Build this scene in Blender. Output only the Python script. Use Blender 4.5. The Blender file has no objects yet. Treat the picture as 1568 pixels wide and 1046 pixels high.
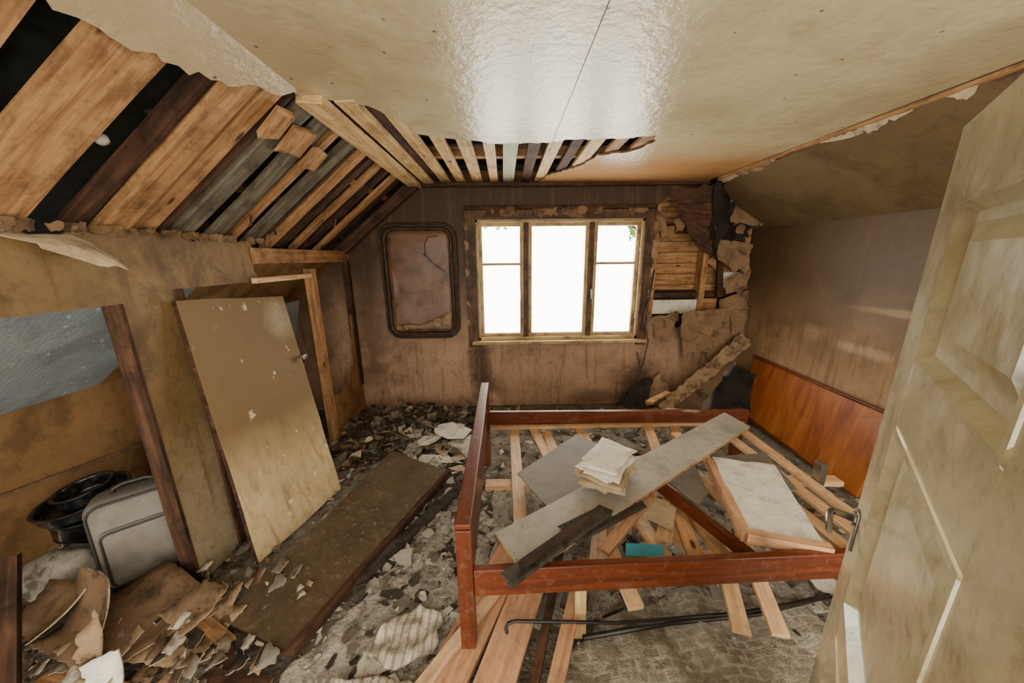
import bpy, bmesh, math, random
from mathutils import Matrix, Vector, noise
from mathutils.geometry import delaunay_2d_cdt
RN = random.Random(11)
def V(*a): return Vector(a)
def lin(h):
    h=h.lstrip('#'); o=[]
    for i in (0,2,4):
        c=int(h[i:i+2],16)/255; o.append(c/12.92 if c<=.04045 else ((c+.055)/1.055)**2.4)
    return (o[0],o[1],o[2],1)
# ------------------------------------------------------------------ materials
class NT:
    def __init__(s,name):
        s.m=bpy.data.materials.new(name); s.m.use_nodes=True; s.t=s.m.node_tree
        s.b=s.t.nodes['Principled BSDF']
    def n(s,typ,**kw):
        nd=s.t.nodes.new(typ)
        for k,v in kw.items(): setattr(nd,k,v)
        return nd
    def l(s,a,b): s.t.links.new(a,b)
    def coord(s,kind,sc=(1,1,1),loc=(0,0,0)):
        tc=s.n('ShaderNodeTexCoord'); mp=s.n('ShaderNodeMapping'); mp.inputs['Scale'].default_value=sc; mp.inputs['Location'].default_value=loc
        s.l(tc.outputs[kind],mp.inputs['Vector']); return mp.outputs[0]
    def noise(s,vec,scale,detail=6,rough=.6,dist=0):
        nd=s.n('ShaderNodeTexNoise'); nd.inputs['Scale'].default_value=scale; nd.inputs['Detail'].default_value=detail
        nd.inputs['Roughness'].default_value=rough; nd.inputs['Distortion'].default_value=dist
        s.l(vec,nd.inputs['Vector']); return nd.outputs['Fac']
    def ramp(s,fac,cols,interp='LINEAR'):
        r=s.n('ShaderNodeValToRGB'); e=r.color_ramp.elements; r.color_ramp.interpolation=interp
        while len(e)<len(cols): e.new(.5)
        for el,(p,c) in zip(e,cols):
            el.position=p; el.color=lin(c) if isinstance(c,str) else (c,c,c,1)
        s.l(fac,r.inputs[0]); return r.outputs[0]
    def mix(s,fac,a,b,blend='MIX'):
        m=s.n('ShaderNodeMix',data_type='RGBA',blend_type=blend)
        if isinstance(fac,float): m.inputs[0].default_value=fac
        else: s.l(fac,m.inputs[0])
        for x,i in ((a,6),(b,7)):
            if isinstance(x,str): m.inputs[i].default_value=lin(x)
            else: s.l(x,m.inputs[i])
        return m.outputs[2]
    def mr(s,v,a,b,c=0,d=1):
        m=s.n('ShaderNodeMapRange'); s.l(v,m.inputs[0])
        for i,x in enumerate((a,b,c,d)): m.inputs[i+1].default_value=x
        return m.outputs[0]
    def math(s,op,a,b):
        m=s.n('ShaderNodeMath',operation=op)
        for i,x in enumerate((a,b)):
            if isinstance(x,(int,float)): m.inputs[i].default_value=x
            else: s.l(x,m.inputs[i])
        return m.outputs[0]
    def blob(s,c,r,amt,col,colour,nz=.5):
        v=s.coord('Object',tuple(1/q for q in r),tuple(-a/q for a,q in zip(c,r)))
        ln=s.n('ShaderNodeVectorMath',operation='LENGTH'); s.l(v,ln.inputs[0])
        d=s.math('ADD',ln.outputs['Value'],s.math('MULTIPLY',s.math('SUBTRACT',s.noise(s.coord('Object'),4,7,.65,.4),.5),nz*3))
        return s.mix(s.mr(d,.35,1.0,amt,0),col,colour)
    def bump(s,h,st,dist=.01):
        b=s.n('ShaderNodeBump'); b.inputs['Strength'].default_value=st; b.inputs['Distance'].default_value=dist
        s.l(h,b.inputs['Height']); s.l(b.outputs[0],s.b.inputs['Normal'])
    def out(s,col,rough=.7,spec=.5):
        s.l(col,s.b.inputs['Base Color'])
        if isinstance(rough,(int,float)): s.b.inputs['Roughness'].default_value=rough
        else: s.l(rough,s.b.inputs['Roughness'])
        s.b.inputs['Specular IOR Level'].default_value=spec
        return s.m

def m_dirty(name,c1,c2,stain,scale=3,sl=.5,sh=.62,rough=.7,bump=.3,bs=40,kind='Object',amt=1.,spec=.25,speck=None,grad=None,bdist=.008,axis='Z',gn=1.1,pits=None,emboss=0,blobs=(),streak=None,ps=5,fine=.4):
    s=NT(name); v=s.coord(kind)
    col=s.ramp(s.noise(v,scale,8),[(.3,c1),(.7,c2)])
    h=s.noise(v,bs,5,.6)
    if emboss:
        vo=s.n('ShaderNodeTexVoronoi'); vo.inputs['Scale'].default_value=emboss; vo.inputs['Randomness'].default_value=.3; s.l(v,vo.inputs['Vector'])
        h=s.math('ADD',h,s.math('MULTIPLY',vo.outputs['Distance'],.7))
        col=s.mix(s.ramp(vo.outputs['Distance'],[(.3,0),(.6,.12)]),col,'#d0c0a8')
    st=s.ramp(s.noise(v,scale*1.7,10,.68,.4),[(sl,0),(sh,amt)])
    col=s.mix(st,col,stain)
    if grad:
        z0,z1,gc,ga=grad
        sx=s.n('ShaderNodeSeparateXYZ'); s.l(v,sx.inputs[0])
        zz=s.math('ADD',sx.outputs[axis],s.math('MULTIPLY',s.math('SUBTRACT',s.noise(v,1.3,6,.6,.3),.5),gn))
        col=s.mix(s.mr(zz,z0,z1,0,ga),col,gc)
    for (c,r,a,cc) in blobs: col=s.blob(c,r,a,col,cc)
    if streak:
        sv=s.coord(kind,(9,9,.7)); col=s.mix(s.ramp(s.noise(sv,2.2,6,.6,.2),[(.52,0),(.7,.6)]),col,streak)
    if fine:
        col=s.mix(s.ramp(s.noise(v,scale*6+6,9,.78,.2),[(.5,0),(.66,fine)]),col,stain)
    if speck:
        sp=s.ramp(s.noise(v,bs*.6,3,.5),[(.66,0),(.72,1)])
        col=s.mix(sp,col,speck)
    if pits:
        vo=s.n('ShaderNodeTexVoronoi'); vo.inputs['Scale'].default_value=ps; s.l(v,vo.inputs['Vector'])
        col=s.mix(s.ramp(vo.outputs['Distance'],[(.04,.85),(.075,0.)]),col,pits)
    s.bump(h,bump,bdist)
    return s.out(col,rough,spec)

def m_wood(name,c1,c2,c3=None,rough=.6,bump=.25,gr=(1.6,22),knots=True,dirt=None,dl=.5,dh=.65,spec=.25,dust=None):
    s=NT(name); v=s.coord('UV',(gr[0],gr[1],1))
    f=s.noise(v,1.6,7,.62,.8)
    cols=[(.28,c1),(.55,c2)]+([(.75,c3)] if c3 else [])
    col=s.ramp(f,cols)
    v2=s.coord('UV',(1,1,1))
    if knots:
        vo=s.n('ShaderNodeTexVoronoi'); vo.inputs['Scale'].default_value=1
        mp=s.n('ShaderNodeMapping'); mp.inputs['Scale'].default_value=(3.2,9,1); tc=s.n('ShaderNodeTexCoord')
        s.l(tc.outputs['UV'],mp.inputs[0]); s.l(mp.outputs[0],vo.inputs['Vector'])
        k=s.ramp(vo.outputs['Distance'],[(.06,1.),(.12,0.)])
        col=s.mix(k,col,c1 if not dirt else '#4a2c18')
    if dirt:
        d=s.ramp(s.noise(v2,5,9,.7,.3),[(dl,0),(dh,.85)])
        col=s.mix(d,col,dirt)
        col=s.mix(s.ramp(s.noise(v2,26,9,.75,.3),[(.52,0),(.68,.4)]),col,dirt)
    if dust:
        d=s.ramp(s.noise(s.coord('Object'),6,9,.72,.3),[(.5,0),(.72,.6)])
        col=s.mix(d,col,dust)
    s.bump(f,bump,.004)
    return s.out(col,rough,spec)

def m_plain(name,c,rough=.5,metal=0,spec=.5,bump=0,var='#000000',va=.25):
    s=NT(name); v=s.coord('Object')
    col=s.mix(s.ramp(s.noise(v,14,7,.65),[(.45,0),(.7,va)]),c,var)
    s.b.inputs['Metallic'].default_value=metal
    if bump: s.bump(s.noise(v,90,4),bump,.004)
    return s.out(col,rough,spec)

M={}
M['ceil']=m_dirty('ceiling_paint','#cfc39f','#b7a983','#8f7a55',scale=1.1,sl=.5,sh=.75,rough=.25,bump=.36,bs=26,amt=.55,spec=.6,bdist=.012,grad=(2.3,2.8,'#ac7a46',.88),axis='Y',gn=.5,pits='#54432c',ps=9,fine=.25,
  blobs=[((-.9,1.0,2.33),(.8,1.4,.5),.6,'#8c7356'),((1.9,1.0,2.33),(.6,1.6,.5),.5,'#877456'),((.3,2.15,2.33),(.5,.3,.5),.4,'#cfcf9c')])  # last blob paints the greenish window reflection into the ceiling colour
M['backwall']=m_dirty('back_wall_dark_top','#a98669','#91705a','#533d2c',scale=1.6,sl=.5,sh=.72,rough=.5,bump=.25,bs=55,grad=(.6,1.55,'#33251a',.95),amt=.65,emboss=30,spec=.18,streak='#644c39',
  blobs=[((-.28,3.55,.45),(.16,.5,.5),.85,'#2b1d14'),((1.5,3.55,.2),(.35,.5,.35),.7,'#3a2a1c'),((-1.45,3.55,.9),(.22,.5,.9),.6,'#33241a'),((1.0,3.55,.08),(.5,.5,.12),.6,'#3a2a1c'),((.6,3.55,.45),(.6,.5,.25),.35,'#b89a80')])  # darker towards the top, paler low in the middle; soot patches by the window
M['rightwall']=m_dirty('right_wall_lit_low','#b89879','#9c7d5e','#614a34',scale=1.4,sl=.5,sh=.75,rough=.45,bump=.18,bs=18,grad=(.5,1.5,'#463622',.93),amt=.65,spec=.2,streak='#5e4833',pits='#3a2c1c',
  blobs=[((2.57,2.3,.95),(.5,.25,.05),.55,'#b8a082'),((2.57,2.1,1.25),(.5,.35,.03),.5,'#a78f6e'),((2.57,2.7,1.0),(.5,.15,.10),.4,'#a88f72')])  # paler lower wall and patches paint light and its reflection into the colour
M['slopewall']=m_dirty('sooty_slope_paper','#66553c','#56462e','#3b2d1d',scale=1.2,rough=.6,bump=.15,bs=30,amt=.5,spec=.15)
M['knee']=m_dirty('knee_wall_paper','#866c48','#6e5838','#433320',scale=2.4,rough=.55,bump=.4,bs=45,amt=.65,grad=(.9,.05,'#b0a187',.7),streak='#55432c',spec=.2)
M['eave_paper']=m_dirty('blue_grey_wallpaper','#9aa6a9','#828e93','#656a66',scale=2.5,rough=.8,bump=.3,bs=50,amt=.4,speck='#d5d9d6',emboss=40,fine=.2)
M['eave_board']=m_dirty('brown_fibreboard','#a27d50','#866440','#57402a',scale=2,rough=.75,bump=.25,bs=60,amt=.6)
M['dark']=m_dirty('charred_black','#1a1511','#2a221a','#0e0b08',scale=5,rough=.75,bump=.6,bs=30)
M['roofdark']=m_dirty('roof_underlay','#1b1d19','#252723','#100f0d',scale=2,rough=.45,bump=.3,bs=12,speck='#4a4b43')
M['raft']=m_wood('rafter_pine','#6e4a2e','#a87e54','#bd9466',rough=.7,dirt='#402c1c',dl=.48,dh=.72,spec=.2)
M['raftgrey']=m_wood('weathered_grey_board','#3a3228','#665d4c','#7e7562',rough=.8,dirt='#2a2118',dl=.48,dh=.7)
M['raftred']=m_wood('charred_redbrown_board','#281911','#4d3424','#694733',rough=.8,dirt='#19110b',dl=.45,dh=.65)
M['lath']=m_wood('lath_light','#9c7747','#ceae7c','#e0c898',rough=.6,dirt='#64462c',dl=.5,dh=.74)
M['lathgreen']=m_wood('lath_green','#7f8468','#a9ae90','#b8bc9c',rough=.6,knots=False)
M['pine']=m_wood('pine_slat','#b08054','#d4ac80','#e2c59e',rough=.55,dirt='#6c4e34',dl=.54,dh=.78,dust='#958774')
M['pinkpine']=m_wood('pine_plank','#9c6a48','#c79772','#d6b08a',rough=.5,dirt='#5e422e',dl=.52,dh=.76,dust='#958774')
M['bed']=m_wood('bed_stained_wood','#431f10','#652e17','#783e21',rough=.36,bump=.06,gr=(1,16),knots=False,dirt='#7d6852',dl=.56,dh=.86,spec=.4)
M['head']=m_wood('headboard_veneer','#693216','#945425','#a86832',rough=.34,bump=.04,gr=(7.0,1.3),knots=False,spec=.3,dirt='#6a4a30',dl=.6,dh=.95)
M['winframe']=m_wood('window_frame_paint','#7a6440','#b5996d','#cfb788',rough=.5,knots=False,dirt='#4a3722',dl=.5,dh=.68)
M['archi']=m_wood('window_casing','#3a281a','#5c412a','#7a5a3a',rough=.55,knots=False,dirt='#261a11',dl=.44,dh=.6)
M['fpanel']=m_dirty('fallen_panel_dirty','#5a4a38','#473a2c','#7a6b55',scale=5,sl=.55,sh=.75,rough=.5,bump=.4,bs=60,speck='#8a7b66',amt=.6)
M['lpanel']=m_dirty('leaning_panel_paint','#c8b28a','#b1996f','#806848',scale=2.2,sl=.5,sh=.75,rough=.6,bump=.25,bs=22,grad=(.35,.75,'#715a3b',.95),gn=.35,amt=.5,speck='#c9bc98',streak='#745e42',spec=.2,
  blobs=[((-1.55,2.25,1.25),(.5,.16,.16),.8,'#a29379'),((-1.5,2.35,.8),(.5,.07,.25),.6,'#b5a88c')])
M['grey']=m_dirty('grey_painted_board','#a9a296','#8f897c','#6f6759',scale=3,sl=.52,sh=.75,rough=.42,bump=.1,bs=40,amt=.7,pits='#5a5040',ps=12,spec=.4)
M['hard']=m_dirty('grey_hardboard','#80776c','#6e655a','#524b41',scale=3,sl=.52,sh=.75,rough=.6,bump=.12,bs=60,amt=.6)
M['white']=m_dirty('white_fibre','#e0d9cc','#c8c0b1','#918776',scale=9,sl=.52,sh=.68,rough=.9,bump=.8,bs=50,amt=.7)
M['paper']=m_dirty('paper','#ece6da','#cfc7b9','#9b907d',scale=8,sl=.56,sh=.78,rough=.8,bump=.2,bs=30)
M['card']=m_dirty('cardboard','#8b6f51','#705844','#463628',scale=5,sl=.5,sh=.68,rough=.85,bump=.4,bs=40)
M['cardlight']=m_dirty('cardboard_pale','#bdab8e','#a08c6e','#705d44',scale=5,sl=.52,sh=.72,rough=.85,bump=.4,bs=40)
M['paperbrown']=m_dirty('torn_paper_brown','#755c43','#604a37','#3c2e22',scale=4,rough=.75,bump=.25,bs=50)
M['papertan']=m_dirty('torn_paper_tan','#a1886a','#866d52','#584532',scale=4,rough=.75,bump=.25,bs=50)
M['char']=m_dirty('rubble_char','#38322c','#4a433a','#241f1a',scale=8,rough=.85,bump=.5,bs=60)
M['plast']=m_dirty('rubble_plaster','#cac2b3','#aca392','#7d7466',scale=9,rough=.9,bump=.4,bs=60)
M['ash']=m_dirty('rubble_ash','#a39b8f','#8c8478','#676055',scale=9,rough=.9,bump=.4,bs=60)
M['mud']=m_dirty('rubble_mudbrown','#776a59','#605447','#3e352c',scale=9,rough=.9,bump=.4,bs=60)
M['floor']=m_dirty('floor_dirt','#928979','#6b6254','#3d362e',scale=7,sl=.5,sh=.68,rough=.9,bump=1,bs=26,speck='#c6bca9',amt=.85,bdist=.03)
M['fluff']=m_dirty('wool_fluff','#c6beaf','#a49b8c','#564e44',scale=12,sl=.51,sh=.66,rough=1,bump=1,bs=60,speck='#e2dbce',amt=.75,bdist=.02,fine=.65)
M['iron']=m_plain('black_enamel','#14151a',rough=.22,spec=.6,var='#6a6258',va=.35)
M['rod']=m_plain('rod_black','#1e1a18',rough=.4,spec=.5)
M['steel']=m_plain('steel','#9a958c',rough=.3,metal=.9)
M['case']=m_plain('suitcase_fabric','#7d766d',rough=.75,bump=.5,var='#4c453c',va=.5)
M['casetrim']=m_plain('suitcase_trim','#35302b',rough=.5)
M['bag']=m_dirty('dirty_fabric','#9a9388','#7d766a','#544d43',scale=7,rough=.9,bump=.4,bs=60)
M['mirror']=m_dirty('sooted_mirror_face','#7a5940','#644636','#3c2b1f',scale=2.5,rough=.38,bump=.10,bs=9,amt=.7,spec=.35)
M['frame']=m_plain('dark_rubber_frame','#2a1e15',rough=.5,var='#5f4630',va=.5,spec=.3)
M['insul']=m_dirty('dark_membrane','#282019','#3a2f25','#14100c',scale=6,rough=.75,bump=.6,bs=14,spec=.3)
M['blue']=m_plain('blue_booklet','#3a9cb8',rough=.4)
s=NT('door_paint'); v=s.coord('Object')
c=s.ramp(s.noise(v,1.8,8),[(.3,'#cac09e'),(.7,'#aca07c')])
sx=s.n('ShaderNodeSeparateXYZ'); s.l(v,sx.inputs[0])
c=s.mix(s.mr(s.math('ADD',sx.outputs['Z'],s.math('MULTIPLY',s.noise(v,2,6,.6,.3),.6)),1.3,2.0,0,.75),c,'#8d8060')
c=s.mix(s.ramp(s.noise(v,5,10,.7,.5),[(.50,0),(.72,.75)]),c,'#766848')
c=s.mix(s.ramp(s.noise(v,30,8,.75,.2),[(.52,0),(.66,.35)]),c,'#6a5c40')
s.bump(s.noise(v,9,4,.5),.3,.012); M['door']=s.out(c,s.ramp(s.noise(v,6,5),[(.35,.14),(.7,.35)]),.6)
s=NT('rug_weave'); v=s.coord('UV')
br=s.n('ShaderNodeTexBrick'); br.inputs['Scale'].default_value=7; br.inputs['Mortar Size'].default_value=.04
br.inputs['Color1'].default_value=lin('#9a9282'); br.inputs['Color2'].default_value=lin('#7a7263'); br.inputs['Mortar'].default_value=lin('#aaa292')
s.l(v,br.inputs['Vector'])
c=s.mix(s.ramp(s.noise(v,7,9,.7),[(.42,0),(.6,.9)]),br.outputs['Color'],'#857c6c')
c=s.mix(s.ramp(s.noise(v,22,8,.75),[(.5,0),(.66,.8)]),c,'#c0b8a8')
c=s.mix(s.ramp(s.noise(v,13,8,.75,.5),[(.54,0),(.68,.8)]),c,'#4e463b')
s.bump(s.noise(v,120,3),.8,.01); M['rug']=s.out(c,.95,.2)
s=NT('striped_cloth'); v=s.coord('UV')
w=s.n('ShaderNodeTexWave'); w.inputs['Scale'].default_value=9; w.inputs['Distortion'].default_value=2.5; w.inputs['Detail'].default_value=3
s.l(v,w.inputs['Vector'])
c=s.ramp(w.outputs['Fac'],[(.6,'#cbc1b0'),(.85,'#a09584')])
c=s.mix(s.ramp(s.noise(v,12,9,.7),[(.45,0),(.65,.85)]),c,'#857a68')
s.bump(s.noise(v,80,3),.6,.01); M['cloth']=s.out(c,.95,.2)
s=NT('leaf'); v=s.coord('Object'); M['leaf']=s.out(s.ramp(s.noise(v,8,3),[(.35,'#3f6b24'),(.65,'#7ca548')]),.5)
g=bpy.data.materials.new('window_glass'); g.use_nodes=True; t=g.node_tree; t.nodes.clear()
o=t.nodes.new('ShaderNodeOutputMaterial'); mx=t.nodes.new('ShaderNodeMixShader'); a=t.nodes.new('ShaderNodeBsdfTransparent'); b=t.nodes.new('ShaderNodeBsdfGlossy')
b.inputs['Roughness'].default_value=.05; mx.inputs[0].default_value=.06
t.links.new(a.outputs[0],mx.inputs[1]); t.links.new(b.outputs[0],mx.inputs[2]); t.links.new(mx.outputs[0],o.inputs[0]); M['glass']=g

# ------------------------------------------------------------------ geometry
def pip(x,y,poly):
    c=False; n=len(poly); j=n-1
    for i in range(n):
        xi,yi=poly[i]; xj,yj=poly[j]
        if (yi>y)!=(yj>y) and x<(xj-xi)*(y-yi)/(yj-yi)+xi: c=not c
        j=i
    return c
def ragged(pts,seg=.05,amp=.012,closed=True,rnd=RN):
    out=[]; n=len(pts)
    for i in range(n if closed else n-1):
        a=Vector(pts[i]); b=Vector(pts[(i+1)%n]); L=(b-a).length
        out.append((a.x,a.y))
        if L<seg*1.2: continue
        k=int(L/seg); d=(b-a)/L; p=Vector((-d.y,d.x))
        for j in range(1,k+1):
            f=(j+rnd.uniform(-.3,.3))/(k+1)
            q=a+(b-a)*f+p*rnd.uniform(-amp,amp); out.append((q.x,q.y))
    if not closed: out.append(tuple(pts[-1]))
    return out
def rago(pts,seg=.05,amp=.014): return ragged(pts,seg,amp,False)
class MB:
    def __init__(s): s.v=[]; s.f=[]; s.uv=[]; s.mi=[]; s.mats=[]; s.sm=[]
    def mi_(s,k):
        if k not in s.mats: s.mats.append(k)
        return s.mats.index(k)
    def face(s,idx,uvs,mat,sm=False):
        s.f.append(tuple(idx)); s.uv.append(uvs); s.mi.append(s.mi_(mat)); s.sm.append(sm)
    def obj(s,name,bevel=0,parent=None,subsurf=0):
        me=bpy.data.meshes.new(name)
        me.from_pydata(s.v,[],s.f)
        ul=me.uv_layers.new(name='UVMap'); k=0
        for uvs in s.uv:
            for u in uvs: ul.data[k].uv=u; k+=1
        for m in s.mats: me.materials.append(M[m])
        for p,m,q in zip(me.polygons,s.mi,s.sm): p.material_index=m; p.use_smooth=q
        bm=bmesh.new(); bm.from_mesh(me); bmesh.ops.recalc_face_normals(bm,faces=bm.faces); bm.to_mesh(me); bm.free()
        o=bpy.data.objects.new(name,me); bpy.context.collection.objects.link(o)
        if parent: o.parent=parent
        if bevel:
            b=o.modifiers.new('b','BEVEL'); b.width=bevel; b.segments=2; b.limit_method='ANGLE'; b.angle_limit=math.radians(50)
        return o
def sheet(mb,outline,mp,th=.01,holes=(),grid=.12,zf=None,mat='paper',back=None,edge=None,smooth=False):
    cl=[]
    for p in outline:
        if not cl or (Vector(p)-Vector(cl[-1])).length>1e-4: cl.append(tuple(p))
    outline=cl
    pts=list(outline); edges=[(i,(i+1)%len(pts)) for i in range(len(pts))]
    for h in holes:
        b=len(pts); pts+=h; edges+=[(b+i,b+(i+1)%len(h)) for i in range(len(h))]
    bd=list(pts)
    xs=[p[0] for p in outline]; ys=[p[1] for p in outline]
    if grid:
        nx=int((max(xs)-min(xs))/grid); ny=int((max(ys)-min(ys))/grid)
        for i in range(1,nx+1):
            for j in range(1,ny+1):
                x=min(xs)+i*(max(xs)-min(xs))/(nx+1)+RN.uniform(-.1,.1)*grid; y=min(ys)+j*(max(ys)-min(ys))/(ny+1)+RN.uniform(-.1,.1)*grid
                if pip(x,y,outline) and not any(pip(x,y,h) for h in holes) and min((x-q[0])**2+(y-q[1])**2 for q in bd)>(grid*.35)**2: pts.append((x,y))
    r=delaunay_2d_cdt([Vector(p) for p in pts],edges,[],0,1e-6)
    vs,fs=r[0],r[2]; keep=[]
    for f in fs:
        cx=sum(vs[i].x for i in f)/len(f); cy=sum(vs[i].y for i in f)/len(f)
        if pip(cx,cy,outline) and not any(pip(cx,cy,h) for h in holes): keep.append(f)
    zf=zf or (lambda x,y:0)
    b=len(mb.v); n=len(vs); zz=[zf(v.x,v.y) for v in vs]
    mb.v+=[mp(v.x,v.y,z) for v,z in zip(vs,zz)]; mb.v+=[mp(v.x,v.y,z-th) for v,z in zip(vs,zz)]
    ec={}
    for f in keep:
        mb.face([b+i for i in f],[(vs[i].x,vs[i].y) for i in f],mat,smooth)
        mb.face([b+n+i for i in reversed(f)],[(vs[i].x,vs[i].y) for i in reversed(f)],back or mat,smooth)
        for k in range(len(f)):
            e=(f[k],f[(k+1)%len(f)]); ec[e]=1
    for (p,q) in ec:
        if (q,p) not in ec:
            mb.face([b+q,b+p,b+n+p,b+n+q],[(vs[q].x,vs[q].y),(vs[p].x,vs[p].y),(vs[p].x+th,vs[p].y),(vs[q].x+th,vs[q].y)],edge or mat)
def quadmap(c0,c1,c2,c3):
    c=[Vector(x) for x in (c0,c1,c2,c3)]
    n=(c[1]-c[0]).cross(c[3]-c[0]).normalized()
    Lx=((c[1]-c[0]).length+(c[2]-c[3]).length)/2; Ly=((c[3]-c[0]).length+(c[2]-c[1]).length)/2
    def mp(x,y,z):
        s,t=x/Lx,y/Ly
        return c[0]*(1-s)*(1-t)+c[1]*s*(1-t)+c[2]*s*t+c[3]*(1-s)*t+n*z
    return mp,Lx,Ly
def quad(mb,c0,c1,c2,c3,th,mat,amp=0,seg=.08,grid=.15,warp=0,ws=3,back=None,edge=None,smooth=False,shape=None,curl=0):
    mp,Lx,Ly=quadmap(c0,c1,c2,c3)
    o=[(0,0),(Lx,0),(Lx,Ly),(0,Ly)] if shape is None else [(a*Lx,b*Ly) for a,b in shape]
    if amp: o=ragged(o,seg,amp)
    off=V(RN.uniform(0,50),RN.uniform(0,50),0)
    zf=None
    if warp or curl:
        zf=lambda x,y: warp*noise.noise(V(x*ws,y*ws,0)+off)+curl*(((x/Lx-.5)*2)**2+.6*((y/Ly-.5)*2)**2)
    sheet(mb,o,mp,th,grid=grid,zf=zf,mat=mat,back=back,edge=edge,smooth=smooth)
def torn():
    u=RN.uniform
    return RN.choice([
     [(0,0),(.35,u(-.05,.05)),(1,u(0,.1)),(u(.85,1),.45),(1,u(.8,1)),(.7,u(.75,.9)),(.5,1),(.3,u(.75,.85)),(0,.7)],
     [(0,0),(1,0),(u(.9,1),.6),(.75,.75),(u(.6,.8),1),(.3,u(.8,.95)),(.05,.8)],
     [(0,u(0,.1)),(.5,0),(1,u(0,.1)),(1,.8),(.7,1),(.4,.9),(0,.95)]])
def plank(mb,p0,p1,w,t,n=(0,0,1),mat='raft',seg=.35,jit=.002,rag=0):
    p0=Vector(p0);p1=Vector(p1);n=Vector(n); d=(p1-p0); L=d.length; d=d/L
    s=d.cross(n).normalized(); n=s.cross(d).normalized()
    k=max(1,int(L/seg)); b=len(mb.v); uo=RN.uniform(0,20); vo=RN.uniform(0,20)
    for i in range(k+1):
        c=p0+d*(L*i/k)+s*RN.uniform(-jit,jit)+n*RN.uniform(-jit,jit)
        for (a,e) in ((-1,-1),(1,-1),(1,1),(-1,1)):
            q=c+s*(a*w/2)+n*(e*t/2)
            if rag and i in (0,k): q+=d*RN.uniform(-rag,rag)
            mb.v.append(q)
    per=[0,w,w+t,2*w+t,2*w+2*t]
    for i in range(k):
        for j in range(4):
            a0=b+i*4+j; a1=b+i*4+(j+1)%4; u0=uo+L*i/k; u1=uo+L*(i+1)/k
            mb.face([a0,a1,a1+4,a0+4],[(u0,vo+per[j]),(u0,vo+per[j+1]),(u1,vo+per[j+1]),(u1,vo+per[j])],mat)
    mb.face([b+3,b+2,b+1,b],[(uo,vo),(uo+w,vo),(uo+w,vo+t),(uo,vo+t)],mat)
    e=b+k*4; mb.face([e,e+1,e+2,e+3],[(uo,vo),(uo+w,vo),(uo+w,vo+t),(uo,vo+t)],mat)
def box(mb,x0,x1,y0,y1,z0,z1,mat):
    d=[x1-x0,y1-y0,z1-z0]; k=d.index(max(d)); c=[(x0+x1)/2,(y0+y1)/2,(z0+z1)/2]
    a=list(c); e=list(c); a[k]-=d[k]/2; e[k]+=d[k]/2
    o=[i for i in range(3) if i!=k]; n=[0,0,0]; n[o[1]]=1
    plank(mb,a,e,d[o[0]],d[o[1]],n,mat,seg=99,jit=0)
def tube(mb,pts,r,mat,n=8,closed=False):
    pts=[Vector(p) for p in pts]; m=len(pts); b=len(mb.v); pu=None
    for i,p in enumerate(pts):
        if closed: d=(pts[(i+1)%m]-pts[i-1]).normalized()
        else: d=(pts[min(i+1,m-1)]-pts[max(i-1,0)]).normalized()
        u=pu if pu is not None else d.orthogonal()
        u=(u-d*u.dot(d)).normalized(); pu=u; w=d.cross(u)
        rr=r[i] if isinstance(r,(list,tuple)) else r
        for j in range(n):
            a=2*math.pi*j/n; mb.v.append(p+u*math.cos(a)*rr+w*math.sin(a)*rr)
    for i in range(m if closed else m-1):
        for j in range(n):
            k=(i+1)%m; q=[b+i*n+j,b+i*n+(j+1)%n,b+k*n+(j+1)%n,b+k*n+j]
            mb.face(q,[(i*.1,j*.05),(i*.1,j*.05+.05),(i*.1+.1,j*.05+.05),(i*.1+.1,j*.05)],mat,True)
    if not closed:
        mb.face([b+j for j in reversed(range(n))],[(0,0)]*n,mat); mb.face([b+(m-1)*n+j for j in range(n)],[(0,0)]*n,mat)
def lathe(mb,prof,Mx,mat,n=40):
    b=len(mb.v); m=len(prof)
    for r,z in prof:
        for j in range(n):
            a=2*math.pi*j/n; mb.v.append(Mx@V(r*math.cos(a),r*math.sin(a),z))
    for i in range(m-1):
        for j in range(n):
            q=[b+i*n+j,b+i*n+(j+1)%n,b+(i+1)*n+(j+1)%n,b+(i+1)*n+j]
            mb.face(q,[(0,0)]*4,mat,True)
def rbox(mb,Mx,sx,sy,sz,r,mat,seg=4):
    bm=bmesh.new(); bmesh.ops.create_cube(bm,size=1)
    for v in bm.verts: v.co=V(v.co.x*sx,v.co.y*sy,v.co.z*sz)
    bmesh.ops.bevel(bm,geom=bm.edges[:],offset=r,segments=seg,profile=.5,affect='EDGES')
    b=len(mb.v); bm.verts.index_update()
    mb.v+=[Mx@v.co for v in bm.verts]
    for f in bm.faces: mb.face([b+v.index for v in f.verts],[(v.co.x+v.co.z,v.co.y+v.co.z) for v in f.verts],mat,True)
    bm.free()
def empty(name):
    e=bpy.data.objects.new(name,None); e.empty_display_size=.1; bpy.context.collection.objects.link(e); return e

ZC=2.33; YB=3.55; XR=2.57; XL=-1.6; XE=-2.65
# ---- floor
mb=MB()
NX=64; xs=[-2.95+.09*i for i in range(NX)]; ys=[-.6+.09*i for i in range(48)]
for y in ys:
    for x in xs:
        z=.012*noise.noise(V(x*3,y*3,0))+.012*noise.noise(V(x*9,y*9,3)); mb.v.append(V(x,y,z-.015))
for j in range(len(ys)-1):
    for i in range(NX-1):
        q=[j*NX+i,j*NX+i+1,(j+1)*NX+i+1,(j+1)*NX+i]
        mb.face(q,[(mb.v[k].x,mb.v[k].y) for k in q],'floor',True)
mb.obj('floor')
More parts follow.
